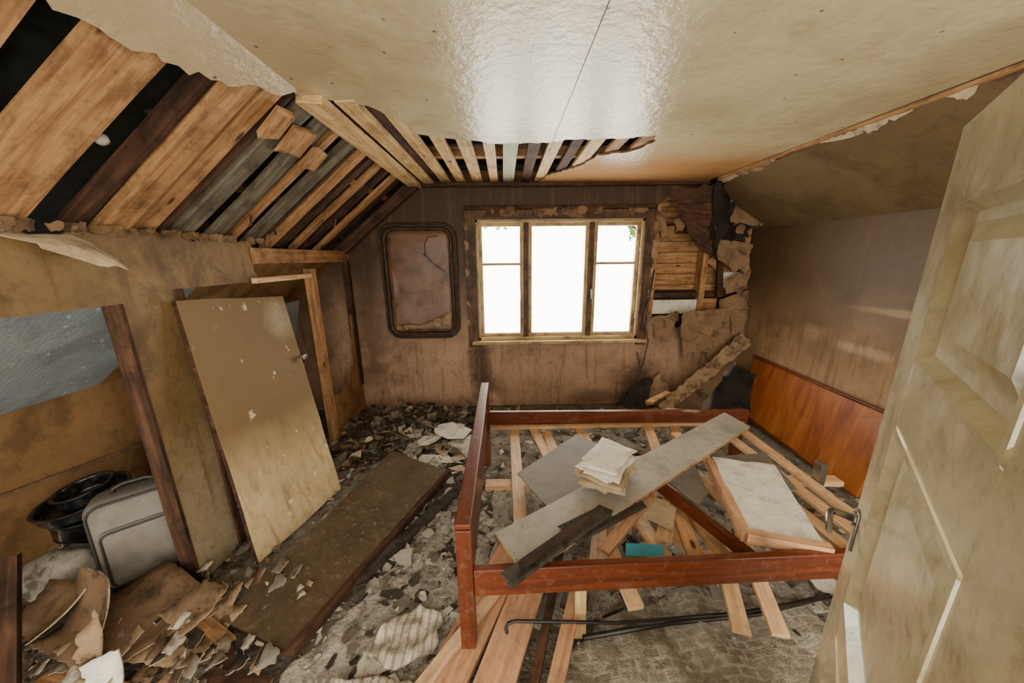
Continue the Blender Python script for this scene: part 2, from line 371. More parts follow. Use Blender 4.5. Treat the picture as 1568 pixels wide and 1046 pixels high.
# ---- back wall
mb=MB()
mp=lambda x,y,z: V(x,YB-z,y)
wh=[(-.32,.76),(1.44,.76),(1.44,2.03),(-.32,2.03)]
rag=rago([(2.57,.95),(2.5,.82),(2.42,.66),(2.3,.78),(2.2,.62),(2.08,.8),(2.02,.98),(1.86,.86),(1.76,1.0),(1.62,.9),(1.55,1.02),(1.49,1.0),(1.50,1.1),(1.51,1.5),(1.56,1.7),(1.52,1.86),(1.56,2.03),(1.53,2.12),(1.62,2.22),(1.62,2.36)],.04,.016)
out=[(-2.7,0),(2.57,0)]+rag+[(-.85,2.36),(-2.7,.9)]
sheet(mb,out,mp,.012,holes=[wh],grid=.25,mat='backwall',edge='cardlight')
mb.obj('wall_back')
mb=MB()
z=-.05
while z<2.75:
    h=.115
    for (x0,x1) in (((-3,3.0),) if (z>2.03 or z+h<.76) else ((-3,-.33),(1.45,3.0))):
        box(mb,x0,x1,3.72,3.742,z,z+h-.006,'raft' if z>1.15 else 'raftred')
    z+=h
box(mb,-3,-.35,3.745,3.75,-.1,2.9,'dark'); box(mb,1.46,3.1,3.745,3.75,-.1,2.9,'dark'); box(mb,-.36,1.47,3.745,3.75,2.04,2.9,'dark'); box(mb,-.36,1.47,3.745,3.75,-.1,.75,'dark')
mb.obj('wall_back_outer_boarding')
mb=MB()
for x in (1.53,2.08,2.5): box(mb,x,x+.06,3.6,3.71,0,2.35,'raft')
plank(mb,(2.12,3.63,1.62),(2.55,3.62,1.98),.08,.05,(0,1,0),'raftred'); plank(mb,(2.12,3.64,1.62),(2.5,3.63,1.36),.07,.04,(0,1,0),'raft')
plank(mb,(2.2,3.60,2.3),(2.3,3.60,1.2),.06,.04,(0,1,0),'raftred')
box(mb,1.59,2.5,3.62,3.71,1.20,1.25,'raftred'); box(mb,1.59,2.08,3.62,3.65,1.02,1.17,'white')
box(mb,2.14,2.3,3.62,3.65,1.05,1.18,'raft'); box(mb,2.3,2.5,3.60,3.64,1.30,1.46,'white'); box(mb,1.59,2.5,3.6,3.70,1.86,1.95,'raftred')
box(mb,1.59,2.08,3.66,3.71,1.17,1.27,'dark')  # dark block stands in for the shaded gap below the boards
mb.obj('wall_studs')
# ---- right wall + slope
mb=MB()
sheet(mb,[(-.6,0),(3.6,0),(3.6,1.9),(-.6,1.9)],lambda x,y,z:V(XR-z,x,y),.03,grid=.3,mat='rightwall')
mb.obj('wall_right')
mb=MB()
mp,Lx,Ly=quadmap((XR,-.6,1.9),(XR,3.6,1.9),(1.97,3.6,ZC),(1.97,-.6,ZC))
o=[(0,0),(Lx,0),(Lx,Ly*.45)]+rago([(Lx,Ly*.45),(4.05,Ly*.6),(3.95,Ly-.1),(3.6,Ly-.03),(2.9,Ly-.015),(0,Ly-.005)],.08,.012)
sheet(mb,o,mp,.012,grid=.3,mat='slopewall',edge='card')
plank(mb,(XR-.004,-.6,1.9),(XR-.004,3.55,1.9),.02,.008,(1,0,.5),'slopewall')
mb.obj('wall_right_slope')
mb=MB()
box(mb,XR+.04,XR+.06,-.6,3.8,-.1,2.0,'dark')  # dark backing added behind wall and slope to stop light leaks
quad(mb,(XR+.1,-.6,1.92),(XR+.1,3.8,1.92),(1.9,3.8,ZC+.12),(1.9,-.6,ZC+.12),.01,'dark',grid=.4)
mb.obj('wall_right_light_seal')
mb=MB()
plank(mb,(1.965,-.6,ZC-.012),(1.965,3.3,ZC-.012),.03,.016,(0,0,1),'raft',rag=.01)
for i in range(12):
    a=RN.uniform(1.3,3.2); b_=a+RN.uniform(.08,.3)
    quad(mb,(1.975,a,ZC-.02),(1.975,b_,ZC-.02),(2.02,b_-.03,ZC-.05),(2.02,a+.04,ZC-.045),.006,RN.choice(['cardlight','card','paperbrown']),amp=.01,seg=.03,grid=.05,warp=.01,shape=torn())
mb.obj('trim_ceiling_right')
# ---- ceiling
mb=MB()
mp=lambda x,y,z:V(x,y,ZC-z)
L=[(.303,-.6),(.303,2.33)]+rago([(.303,2.33),(.25,2.34),(-.05,2.36),(-.3,2.27),(-.49,2.19),(-.55,1.95),(-.66,1.8),(-.87,1.72)],.04,.014)+[(-.87,-.6)]
sheet(mb,L,mp,.012,grid=.3,mat='ceil',edge='card')
Rr=[(.306,-.6),(.306,2.32)]+rago([(.306,2.32),(.45,2.29),(.75,2.27),(.91,2.22),(.95,2.35),(.86,2.55),(.66,2.62),(.6,2.9),(.4,3.2),(.33,3.5)],.04,.018)+[(.33,3.56),(1.96,3.56),(1.96,-.6)]
sheet(mb,Rr,mp,.012,grid=.3,mat='ceil',edge='card')
def sl(x,y,z): return V(-.87-.783*y-z*.62, x, ZC-.622*y-z*.78)
S=[(-.6,0),(1.72,0)]+rago([(1.72,0),(1.55,.08),(1.35,.16),(1.2,.19),(1.0,.20),(.8,.21),(.6,.21),(-.6,.22)],.04,.016)
sheet(mb,S,sl,.012,grid=.2,mat='ceil',edge='card')
mb.obj('ceiling')
# ---- exposed ceiling laths
mb=MB()
box(mb,-.90,-.60,1.6,3.56,ZC+.035,ZC+.05,'raftred')
plank(mb,(-.85,1.70,ZC-.015),(-.85,3.55,ZC-.015),.11,.04,(0,0,1),'lath',rag=.01)
plank(mb,(-.72,1.75,ZC+.01),(-.72,3.55,ZC+.01),.09,.03,(0,0,1),'lath',rag=.01)
x=-.60
for i,(w,mt) in enumerate([(.085,'lath'),(.08,'lath'),(.09,'lath'),(.075,'lath'),(.10,'lathgreen'),(.08,'raftred'),(.085,'lath'),(.07,'raftred'),(.09,'lath'),(.08,'raft'),(.09,'raft')]):
    plank(mb,(x+w/2,1.2,ZC+.027),(x+w/2+RN.uniform(-.01,.01),3.56,ZC+.027),w,.022,(0,0,1),mt,jit=.002); x+=w+RN.uniform(.05,.075)
box(mb,-.9,2.1,2.85,2.92,ZC+.06,ZC+.13,'raft')
plank(mb,(-.85,3.50,ZC-.02),(2.0,3.50,ZC-.012),.05,.03,(0,0,1),'raftred',jit=.005)
mb.obj('ceiling_laths')
mb=MB()
box(mb,-1.2,2.3,-.6,3.8,ZC+.16,ZC+.18,'dark')  # dark cover added to stop sky light leaking through the ceiling
mb.obj('roof_light_seal')
# ---- left roof slope
def sp(y,s,off): return V(-.87-.783*s-.622*off, y, ZC-.622*s+.783*off)
NS=V(-.622,0,.783)
mb=MB()
quad(mb,sp(-.6,-.25,.13),sp(3.8,-.25,.13),sp(3.8,2.5,.13),sp(-.6,2.5,.13),.01,'roofdark',grid=.3,warp=.02)
mb.obj('roof_underlay')
mb=MB()
S1=.98
bands=[(.42,.60,'raft'),(.76,.935,'raft'),(1.055,1.23,'raft'),(1.42,1.53,'raft'),(1.58,1.67,'raft'),(1.77,1.87,'raftgrey'),(1.94,2.02,'raftgrey'),(2.11,2.17,'raft'),(2.27,2.36,'raftgrey'),(2.46,2.53,'raft'),(2.63,2.70,'raftred'),(2.81,2.87,'raft'),(2.98,3.04,'raftred'),(3.14,3.20,'raft'),(3.28,3.35,'raftred')]
for i,(a,b_,mt) in enumerate(bands):
    y=(a+b_)/2; off=.03 if i<4 else .03+RN.uniform(0,.03)
    plank(mb,sp(y,-.05,off),sp(y+RN.uniform(-.02,.02),S1+.06,off),b_-a,.035,NS,mt,rag=.02,jit=.004)
for y in (1.40,1.555,1.715,2.06,2.40):
    plank(mb,sp(y,0,.07),sp(y,S1,.07),.02,.07,NS,'raftred',jit=.004)
for (a,b_,s0,mt) in ((1.70,1.80,.17,'raft'),(1.88,2.03,.2,'raft'),(2.08,2.20,.23,'raft')):
    plank(mb,sp(a,s0-.06,.0),sp(a+.02,s0+.08,.0),b_-a,.022,NS,mt,rag=.02)
for s0,mt in ((.05,'raftred'),(.3,'raft'),(.62,'raftred'),(.93,'raftred')):
    plank(mb,sp(1.72,s0,.085),sp(3.54,s0,.085),.05,.03,NS,mt,rag=.01)
plank(mb,sp(3.47,-.02,-.02),sp(3.47,.98,-.02),.09,.05,(0,1,0),'raftred',jit=.004)
for i in range(12):
    y=RN.uniform(1.8,3.2); s0=RN.uniform(.6,.98); plank(mb,sp(y,s0,.0),sp(y+RN.uniform(-.1,.1),s0+RN.uniform(.04,.09),-.02),.012,.005,NS,RN.choice(['raftred','card']),rag=.01)
mb.obj('ceiling_rafters')
mb=MB()
Mk=Matrix.Translation((-1.32,1.25,2.03))@Matrix.Rotation(math.radians(140),4,'Y')
lathe(mb,[(0,-.07),(.008,-.07),(.008,-.01),(.016,0),(.02,.012),(.016,.024),(0,.03)],Mk,'grey',16); mb.obj('porcelain_insulator')
# ---- knee wall (left)
mb=MB()
mk=lambda x,y,z:V(XL+z,x,y)
out=[(.2,0),(.2,1.46),(1.43,1.46),(1.43,0),(1.68,0),(1.68,1.50),(2.25,1.50)]+rago([(2.25,1.50),(2.22,1.6),(2.25,1.76),(1.9,1.74),(1.6,1.77),(1.3,1.73),(1.0,1.76),(.5,1.74)],.04,.02)+[(-.6,1.75),(-.6,0)]
sheet(mb,out,mk,.02,grid=.2,mat='knee',edge='card')
o2=[(2.84,0),(3.55,0),(3.55,1.62)]+rago([(3.55,1.62),(3.5,1.5),(3.5,1.1),(3.42,.8),(3.38,.55),(3.2,.42),(3.05,.36),(2.9,.42),(2.84,.4)],.04,.02)
sheet(mb,o2,mk,.015,grid=.2,mat='eave_board',edge='card')
wl=mb.obj('wall_left')
mb=MB()
box(mb,-1.64,-1.585,1.675,1.70,0,1.5,'raftred')
box(mb,-1.67,-1.595,1.415,1.43,0,1.46,'raftred')
mb.obj('trim_1')
mb=MB()
box(mb,-1.63,-1.56,2.80,2.86,0,1.56,'raft')
box(mb,-1.66,-1.58,2.22,3.55,1.61,1.71,'raft')
box(mb,-1.60,-1.565,2.18,2.84,1.49,1.525,'lath')
box(mb,-1.64,-1.58,3.48,3.54,.3,1.62,'raftred')
box(mb,-1.62,-1.57,2.87,3.5,.0,.06,'raft')
plank(mb,(-1.68,3.05,.3),(-1.66,3.0,1.1),.03,.02,(1,0,0),'raft')
mb.obj('closet_door_frame',bevel=.002)
mb=MB()
for i in range(44):
    y=RN.uniform(1.0,2.3); h=RN.uniform(.012,.035); w_=RN.uniform(.02,.07)
    quad(mb,(-1.585,y,1.765),(-1.57,y+w_,1.77),(-1.565,y+w_*.7,1.76-h),(-1.57,y,1.75-h*.8),.005,RN.choice(['card','knee','knee','paperbrown']),amp=.006,seg=.015,grid=.03,warp=.015,ws=14,shape=torn())
quad(mb,(-1.59,1.13,1.72),(-1.59,1.32,1.73),(-1.50,1.40,1.60),(-1.52,1.33,1.62),.005,'cardlight',amp=.012,seg=.03,grid=.05,warp=.03,ws=8)
mb.obj('torn_plaster_edge',parent=wl)
# ---- eaves interior
mb=MB()
quad(mb,(-1.62,-.6,1.70),(-1.62,2.1,1.70),(XE,2.1,.87),(XE,-.6,.87),.01,'eave_paper',grid=.3,warp=.01)
quad(mb,(-1.62,2.1,1.70),(-1.62,3.55,1.70),(XE,3.55,.87),(XE,2.1,.87),.01,'eave_board',grid=.3,warp=.01)
quad(mb,(XE,-.6,0),(XE,3.6,0),(XE,3.6,.875),(XE,-.6,.875),.01,'eave_board',grid=.3)
plank(mb,(XE+.015,.2,.66),(XE+.015,3.5,.16),.02,.01,(1,0,0),'card')
mb.obj('wall_eaves')
mb=MB()
quad(mb,(-2.3,2.4,.0),(-2.3,3.3,.0),(-2.0,3.3,1.25),(-2.0,2.4,1.25),.02,'eave_paper',grid=.3)
mb.obj('stored_wallboard')
mb=MB()
quad(mb,(-2.05,2.62,.0),(-2.02,2.95,.0),(-1.85,2.98,.75),(-1.88,2.62,.72),.02,'raftred',grid=.3)
rbox(mb,Matrix.Translation((-1.82,2.62,.30)),.14,.16,.03,.01,'bed'); rbox(mb,Matrix.Translation((-1.82,2.62,.14)),.20,.24,.26,.02,'cardlight')
mb.obj('stored_box')
# ---- window
e=empty('window_1')
mb=MB()
for a in ((-.40,-.29,.70,2.09),(1.41,1.51,.70,2.09)): box(mb,a[0],a[1],3.515,3.55,a[2],a[3],'archi')
box(mb,-.29,1.41,3.515,3.55,2.00,2.09,'archi'); box(mb,-.36,1.50,3.47,3.56,.735,.765,'winframe')
box(mb,-.40,1.51,3.50,3.53,2.095,2.125,'raftred')
mb.obj('casing',bevel=.003,parent=e)
mb=MB()
box(mb,-.33,-.27,3.54,3.72,.76,2.03,'winframe'); box(mb,1.39,1.45,3.54,3.72,.76,2.03,'winframe')
box(mb,-.33,1.45,3.54,3.72,1.975,2.04,'winframe'); box(mb,-.33,1.45,3.54,3.72,.755,.80,'winframe')
for x in (.19,.865): box(mb,x,x+.05,3.56,3.66,.79,1.98,'archi')
mb.obj('frame',bevel=.003,parent=e)
mb=MB()
def sash(x0,x1,tr):
    w=.035
    box(mb,x0,x0+w,3.58,3.62,.80,1.975,'winframe'); box(mb,x1-w,x1,3.58,3.62,.80,1.975,'winframe')
    box(mb,x0+w,x1-w,3.58,3.62,.80,.835,'winframe'); box(mb,x0+w,x1-w,3.58,3.62,1.94,1.975,'winframe')
    if tr: box(mb,x0+w,x1-w,3.585,3.615,1.555,1.58,'winframe')
sash(-.268,.188,True); sash(.242,.863,False); sash(.917,1.388,True)
mb.obj('sashes',bevel=.002,parent=e)
mb=MB()
box(mb,-.26,1.38,3.598,3.601,.81,1.97,'glass'); mb.obj('glass',parent=e)
mb=MB()
for z_ in (1.0,1.7):
    for x_ in (-.28,1.39): tube(mb,[(x_,3.56,z_-.04),(x_,3.56,z_+.04)],.008,'steel')
tube(mb,[(.16,3.575,1.30),(.16,3.545,1.30),(.16,3.535,1.25),(.16,3.535,1.2)],.006,'steel')
tube(mb,[(.90,3.575,1.30),(.90,3.545,1.30),(.90,3.535,1.25),(.90,3.535,1.2)],.006,'steel')
mb.obj('hardware',parent=e)
mb=MB()
for i in range(14):
    x0=RN.uniform(-.38,1.3); w_=RN.uniform(.06,.2); h=RN.uniform(.04,.11)
    quad(mb,(x0,3.51,2.11),(x0+w_,3.51,2.12),(x0+w_,3.495,2.12-h),(x0,3.49,2.10-h*.8),.004,RN.choice(['paperbrown','card','archi','raftred']),amp=.01,seg=.02,grid=.04,warp=.02,ws=9,shape=torn())
for z0 in (1.85,1.7,1.6,1.4,1.2,.95): quad(mb,(1.5,3.515,z0),(1.55,3.51,z0+.02),(1.54,3.49,z0+.12),(1.49,3.515,z0+.13),.004,RN.choice(['papertan','card']),amp=.01,seg=.02,grid=.04,warp=.02,ws=9,shape=torn())
for z0 in (1.9,1.7,1.45,1.1,.9): quad(mb,(-.40,3.515,z0),(-.36,3.51,z0+.01),(-.37,3.49,z0+.10),(-.41,3.515,z0+.13),.004,'papertan',amp=.01,seg=.02,grid=.04,warp=.02,ws=9,shape=torn())
mb.obj('peeling_wallpaper',parent=e)
mb=MB()
for (cx,cy,cz,nn,rr_) in ((-.12,5.0,2.20,170,.22),(1.93,5.0,1.98,60,.12),(2.1,5.2,2.2,40,.13)):
    for i in range(nn):
        c=V(cx+RN.gauss(0,rr_*.6),cy+RN.gauss(0,.15),cz+RN.gauss(0,rr_*.4)); a=V(RN.uniform(-1,1),RN.uniform(-.4,.4),RN.uniform(-1,.3)).normalized()*RN.uniform(.03,.055); b_=a.cross(V(RN.uniform(-.3,.3),1,0)).normalized()*a.length*.4
        k=len(mb.v); mb.v+=[c-a,c+b_,c+a,c-b_]; mb.face([k,k+1,k+2,k+3],[(0,0)]*4,'leaf')
tube(mb,[(2.6,5.6,-.2),(2.5,5.4,1.6),(2.0,5.1,2.0),(-.1,5.0,2.7)],.02,'raftred',6)
mb.obj('tree_foliage')
# ---- rounded mirror on back wall
e=empty('wall_mirror')
def rr(x0,x1,z0,z1,r,n=7):
    o=[]
    for cx,cz,a0 in ((x1-r,z1-r,0),(x0+r,z1-r,90),(x0+r,z0+r,180),(x1-r,z0+r,270)):
        for i in range(n+1):
            a=math.radians(a0+90*i/n); o.append((cx+r*math.cos(a),cz+r*math.sin(a)))
    return o
mb=MB()
sheet(mb,rr(-1.24,-.50,.82,1.96,.13),lambda x,y,z:V(x,3.535-z,y),.02,holes=[rr(-1.18,-.56,.88,1.90,.09)],grid=.2,mat='archi')
tube(mb,[V(x,3.505,z) for x,z in rr(-1.20,-.54,.86,1.92,.10,6)],.018,'frame',closed=True)
tube(mb,[V(x,3.52,z) for x,z in rr(-1.245,-.495,.815,1.965,.135,6)],.012,'frame',closed=True)
mb.obj('frame',parent=e)
mb=MB()
sheet(mb,rr(-1.19,-.55,.87,1.91,.10),lambda x,y,z:V(x,3.525-z,y),.01,grid=.05,zf=lambda x,y:.02*noise.noise(V(x*2.5,y*2.5,4))+.006*noise.noise(V(x*9,y*9,4)),mat='mirror',smooth=True)
mb.obj('face',parent=e)
mb=MB()
quad(mb,(-.95,3.49,.93),(-.58,3.49,.95),(-.56,3.47,1.10),(-.80,3.48,.99),.006,'papertan',amp=.008,seg=.03,grid=.04,warp=.03,ws=9)
quad(mb,(-1.16,3.49,.90),(-.9,3.49,.92),(-.9,3.47,.95),(-1.14,3.48,.96),.006,'papertan',amp=.008,seg=.03,grid=.04,warp=.03,ws=9)
tube(mb,[(-.82,3.49,1.68),(-.72,3.49,1.58),(-.62,3.49,1.50)],.003,'dark'); tube(mb,[(-.80,3.49,1.66),(-.80,3.49,1.78),(-.76,3.49,1.84),(-.66,3.49,1.85)],.003,'dark')
mb.obj('peeled_backing',parent=e)
# ---- damaged corner
e=empty('torn_wallboard')
mb=MB()
quad(mb,(1.62,3.50,2.24),(2.08,3.42,2.30),(2.04,3.42,1.60),(1.84,3.44,1.80),.006,'insul',amp=.02,seg=.05,grid=.09,warp=.07,ws=4,back='raftred')
quad(mb,(1.98,3.40,2.30),(2.25,3.42,2.15),(2.18,3.44,1.8),(2.02,3.40,1.55),.006,'dark',amp=.02,seg=.05,grid=.08,warp=.08,ws=5,shape=torn())
quad(mb,(2.1,3.48,2.25),(2.5,3.5,1.98),(2.38,3.45,1.75),(2.1,3.45,1.8),.006,'dark',amp=.03,seg=.05,grid=.06,warp=.06,ws=6,shape=torn())
mb.obj('hanging_roofing_felt',parent=e)
mb=MB()
tp=lambda c,mt,w=.03,s=True: quad(mb,*c,.006,mt,amp=.012,seg=.035,grid=.07,warp=w*1.2,ws=4,back='card',edge='cardlight',shape=torn() if s else None,curl=.01)
drip=[(0,.05),(.3,0),(.7,.03),(1,0),(1,.45),(.93,1),(.86,.5),(.72,.62),(.66,.95),(.6,.55),(.45,.5),(.40,.85),(.33,.5),(.2,.55),(.12,.9),(.06,.45)]
tp(((1.50,3.53,2.05),(1.60,3.50,2.02),(1.62,3.44,1.80),(1.53,3.50,1.82)),'paperbrown')
tp(((2.15,3.50,1.80),(2.5,3.46,1.75),(2.46,3.40,1.42),(2.18,3.46,1.50)),'card')
tp(((2.2,3.5,2.1),(2.5,3.42,2.0),(2.5,3.36,1.90),(2.2,3.46,1.95)),'paperbrown')
tp(((2.28,3.5,1.40),(2.55,3.5,1.50),(2.5,3.46,1.25),(2.3,3.46,1.24)),'cardlight')
tp(((1.58,3.53,1.0),(1.82,3.5,1.04),(1.76,3.44,.74),(1.60,3.48,.72)),'papertan')
quad(mb,(1.84,3.45,1.06),(2.30,3.44,1.10),(2.26,3.42,.76),(1.84,3.42,.70),.008,'white',amp=.006,seg=.03,grid=.06,warp=.02,back='card',edge='papertan',shape=[(0,0),(1,0),(.95,.6),(.8,.55),(.7,.8),(.4,.6),(.2,.9),(0,.7)])
quad(mb,(1.86,3.475,.90),(2.36,3.46,.94),(2.32,3.42,.40),(1.88,3.44,.34),.006,'papertan',amp=.004,seg=.03,grid=.06,warp=.02,back='card',edge='cardlight',shape=drip)
quad(mb,(2.28,3.50,1.18),(2.56,3.48,1.28),(2.54,3.42,.66),(2.32,3.45,.60),.008,'paperbrown',amp=.012,seg=.04,grid=.06,warp=.04,back='card',edge='cardlight',shape=torn(),curl=.03)
quad(mb,(2.36,3.43,1.06),(2.52,3.42,1.10),(2.50,3.37,.76),(2.38,3.39,.72),.008,'papertan',amp=.012,seg=.03,grid=.05,warp=.03,back='card',shape=torn(),curl=.03)
for i in range(20):
    x=RN.uniform(1.55,2.5); z=RN.choice([RN.uniform(1.9,2.25),RN.uniform(.95,1.1)]); w_=RN.uniform(.04,.12)
    tp(((x,3.5,z),(x+w_,3.5,z+.02),(x+w_*.7,3.42,z-w_),(x+.01,3.45,z-w_*1.2)),RN.choice(['backwall','paperbrown','paperbrown','insul','insul','cardlight']),.02)
tube(mb,[(2.15,3.5,2.25),(2.3,3.45,2.1),(2.42,3.4,2.15),(2.5,3.35,2.0),(2.4,3.4,1.8)],.004,'rod')
mb.obj('sheets',parent=e)
mb=MB()
def bt(c,mt,th=.010,bk='card',sh=True): quad(mb,*c,th,mt,amp=.012,seg=.04,grid=.09,warp=.03,ws=3,back=bk,edge='cardlight',shape=torn() if sh else None,curl=.02)
bt(((1.40,3.48,.02),(1.85,3.40,.02),(1.75,3.5,.42),(1.55,3.52,.30)),'papertan')
bt(((1.18,3.42,.03),(1.50,3.35,.02),(1.62,3.48,.38),(1.42,3.50,.25)),'insul')
bt(((1.60,3.30,.05),(2.0,3.25,.03),(2.45,3.30,.58),(2.25,3.42,.5)),'paperbrown')
bt(((1.95,3.28,.03),(2.45,3.20,.05),(2.50,3.35,.6),(2.2,3.42,.45)),'hard')
bt(((2.15,3.2,.05),(2.5,3.0,.10),(2.52,3.2,.55),(2.25,3.38,.5)),'dark')
bt(((1.58,3.22,.12),(1.64,3.14,.06),(2.50,3.28,.74),(2.44,3.36,.84)),'papertan',sh=False)
bt(((2.2,3.42,.62),(2.4,3.38,.60),(2.54,3.28,.76),(2.48,3.4,.84)),'card')
mb.obj('fallen_pieces',parent=e)
mb=MB()
tube(mb,[(1.53,3.50,1.5),(1.50,3.49,1.2),(1.46,3.48,1.0),(1.52,3.47,.75),(1.48,3.46,.5),(1.40,3.44,.35),(1.28,3.38,.2),(1.18,3.35,.06)],.007,'rod')
tube(mb,[(1.42,3.50,.62),(1.47,3.46,.4),(1.36,3.42,.22),(1.25,3.35,.08)],.005,'rod')
mb.obj('electrical_cable',parent=e)
# ---- bed
e=empty('bed_frame')
mb=MB()
box(mb,-.20,-.14,1.03,1.09,0,.66,'bed'); box(mb,-.20,-.14,2.40,2.46,0,.68,'bed')
box(mb,-.185,-.155,1.09,2.40,.30,.655,'bed')
plank(mb,(-.17,1.04,.665),(-.17,2.45,.685),.06,.025,(0,0,1),'bed')
mb.obj('footboard',bevel=.004,parent=e)
mb=MB()
plank(mb,(-.14,1.055,.405),(1.62,1.10,.40),.03,.125,(0,0,1),'bed',jit=0)
plank(mb,(-.14,2.43,.41),(1.88,2.38,.41),.03,.11,(0,0,1),'bed',jit=0)
box(mb,1.80,1.86,2.37,2.42,0,.46,'bed'); box(mb,1.56,1.61,1.08,1.13,0,.40,'bed')
mb.obj('side_rails',bevel=.004,parent=e)
mb=MB()
plank(mb,(-.14,1.79,.285),(2.02,1.75,.285),.07,.03,(0,0,1),'pine')
box(mb,-.13,1.6,1.085,1.11,.34,.365,'pine'); box(mb,-.13,1.85,2.36,2.39,.34,.365,'pine')
tube(mb,[(1.86,1.72,.3),(1.86,1.72,.42)],.02,'rod'); box(mb,1.83,1.87,1.69,1.74,.30,.44,'steel')
mb.obj('slat_supports',bevel=.002,parent=e)
mb=MB()
sl_=[(.05,2.40,.06,1.10,.33,.33),(.20,2.40,.32,1.75,.33,.30),(.38,1.4,.30,2.35,.30,.32),(.62,1.90,.36,1.12,.33,.33),(.55,2.40,.70,1.10,.33,.33),(1.10,2.40,.80,1.10,.35,.33),(.92,1.70,.98,1.11,.33,.31),(1.32,2.40,1.02,1.62,.34,.36),
 (1.10,1.85,1.22,1.10,.36,.36),(1.22,2.2,1.38,1.10,.37,.37),(1.45,1.75,1.50,1.09,.37,.37),(1.62,2.39,1.66,1.12,.34,.34),(1.78,2.39,1.80,1.2,.34,.3),(.70,1.25,.98,1.72,.38,.36),(.42,1.6,.52,1.07,.38,.22),
 (1.05,1.38,.94,1.02,.25,.14),(1.18,1.42,1.10,1.02,.26,.12),(.80,1.4,.88,1.12,.3,.34)]
for x0,y0,x1,y1,z0,z1 in sl_:
    plank(mb,(x0,y0,z0),(x1,y1,z1),.068,.02,(0,0,1),'pine',jit=.002,rag=.004)
plank(mb,(.80,1.62,.42),(1.03,1.15,.38),.04,.05,(.3,0,1),'bed')
plank(mb,(.40,1.16,.42),(.74,1.48,.45),.05,.02,(0,0,1),'pinkpine')
mb.obj('slats',bevel=.0015,parent=e)
e=empty('headboard')
mb=MB()
quad(mb,(2.42,3.20,.06),(2.34,1.90,.04),(2.50,1.93,.60),(2.53,3.24,.62),.025,'head',grid=.3)
mb.obj('veneer_panel',bevel=.004,parent=e)
mb=MB()
plank(mb,(2.535,3.25,.63),(2.50,1.90,.61),.035,.02,(0,0,1),'bed'); plank(mb,(2.42,3.21,.05),(2.37,1.90,.04),.03,.03,(0,0,1),'bed')
mb.obj('edging',bevel=.003,parent=e)
# ---- things on the bed
mb=MB()
quad(mb,(-.06,1.19,.50),(.05,1.00,.49),(1.58,1.96,.55),(1.53,2.15,.56),.018,'grey',grid=.2,edge='raft')
mb.obj('shelf_board',bevel=.002)
mb=MB()
quad(mb,(.05,1.70,.42),(.22,1.38,.42),(.76,1.75,.44),(.48,2.10,.44),.006,'hard',amp=.004,seg=.1,grid=.15,warp=.012)
mb.obj('hardboard_sheet')
mb=MB()
quad(mb,(1.03,1.19,.485),(1.30,1.12,.475),(1.48,1.62,.50),(1.17,1.69,.51),.035,'white',amp=.004,grid=.06,warp=.008,ws=12,edge='card')
plank(mb,(1.01,1.17,.465),(1.155,1.69,.48),.035,.05,(0,0,1),'pinkpine'); plank(mb,(1.01,1.175,.465),(1.31,1.10,.455),.035,.05,(0,0,1),'pinkpine')
mb.obj('insulation_panel')
mb=MB()
quad(mb,(1.24,1.82,.42),(1.12,1.50,.42),(1.52,1.5,.43),(1.62,1.85,.43),.01,'hard',amp=.006,grid=.2); 
quad(mb,(.86,1.62,.43),(.95,1.42,.42),(1.05,1.5,.43),(1.1,1.75,.44),.01,'hard',amp=.006,grid=.2); 
quad(mb,(.62,1.38,.41),(.75,1.28,.40),(.84,1.42,.40),(.74,1.50,.42),.004,'cardlight',amp=.006,grid=.08,warp=.01); 
mb.obj('fibreboard_offcut')
mb=MB()
plank(mb,(-.02,.95,.525),(.42,1.25,.545),.06,.02,(0,0,1),'char',jit=.004,rag=.02); plank(mb,(.05,.99,.545),(.34,1.20,.56),.03,.015,(0,0,1),'raftred',jit=.004,rag=.02)
plank(mb,(.24,1.16,.51),(.62,1.38,.49),.10,.02,(0,0,1),'char',jit=.004,rag=.03)
mb.obj('charred_boards')
mb=MB()
for i in range(11):
    a=RN.uniform(-.3,.3); cx=.50+RN.uniform(-.02,.02); cy=1.50+RN.uniform(-.02,.02); z=.562+i*.009
    w,h=(.085,.13) if i>3 else (.10,.15)
    ax=V(math.cos(a-.6),math.sin(a-.6),0); ay=V(-ax.y,ax.x,0)
    c=V(cx,cy,z); j=lambda:V(0,0,RN.uniform(-.004,.018))
    quad(mb,c-ax*w-ay*h+j(),c+ax*w-ay*h+j(),c+ax*w+ay*h+j(),c-ax*w+ay*h+j(),.006,'cardlight' if i<4 else 'paper',amp=.003,seg=.04,grid=.03,warp=.025,ws=7,smooth=True)
mb.obj('crumpled_papers')
mb=MB()
quad(mb,(.50,1.17,.385),(.66,1.15,.39),(.68,1.21,.395),(.52,1.23,.39),.008,'blue',grid=0); mb.obj('booklet')
mb=MB()
plank(mb,(1.28,2.62,.38),(1.42,2.28,.50),.05,.01,(0,0,1),'papertan',jit=.01); plank(mb,(1.55,3.0,.35),(1.18,2.55,.46),.06,.02,(0,0,1),'raft',jit=.01)
mb.obj('broken_batten')
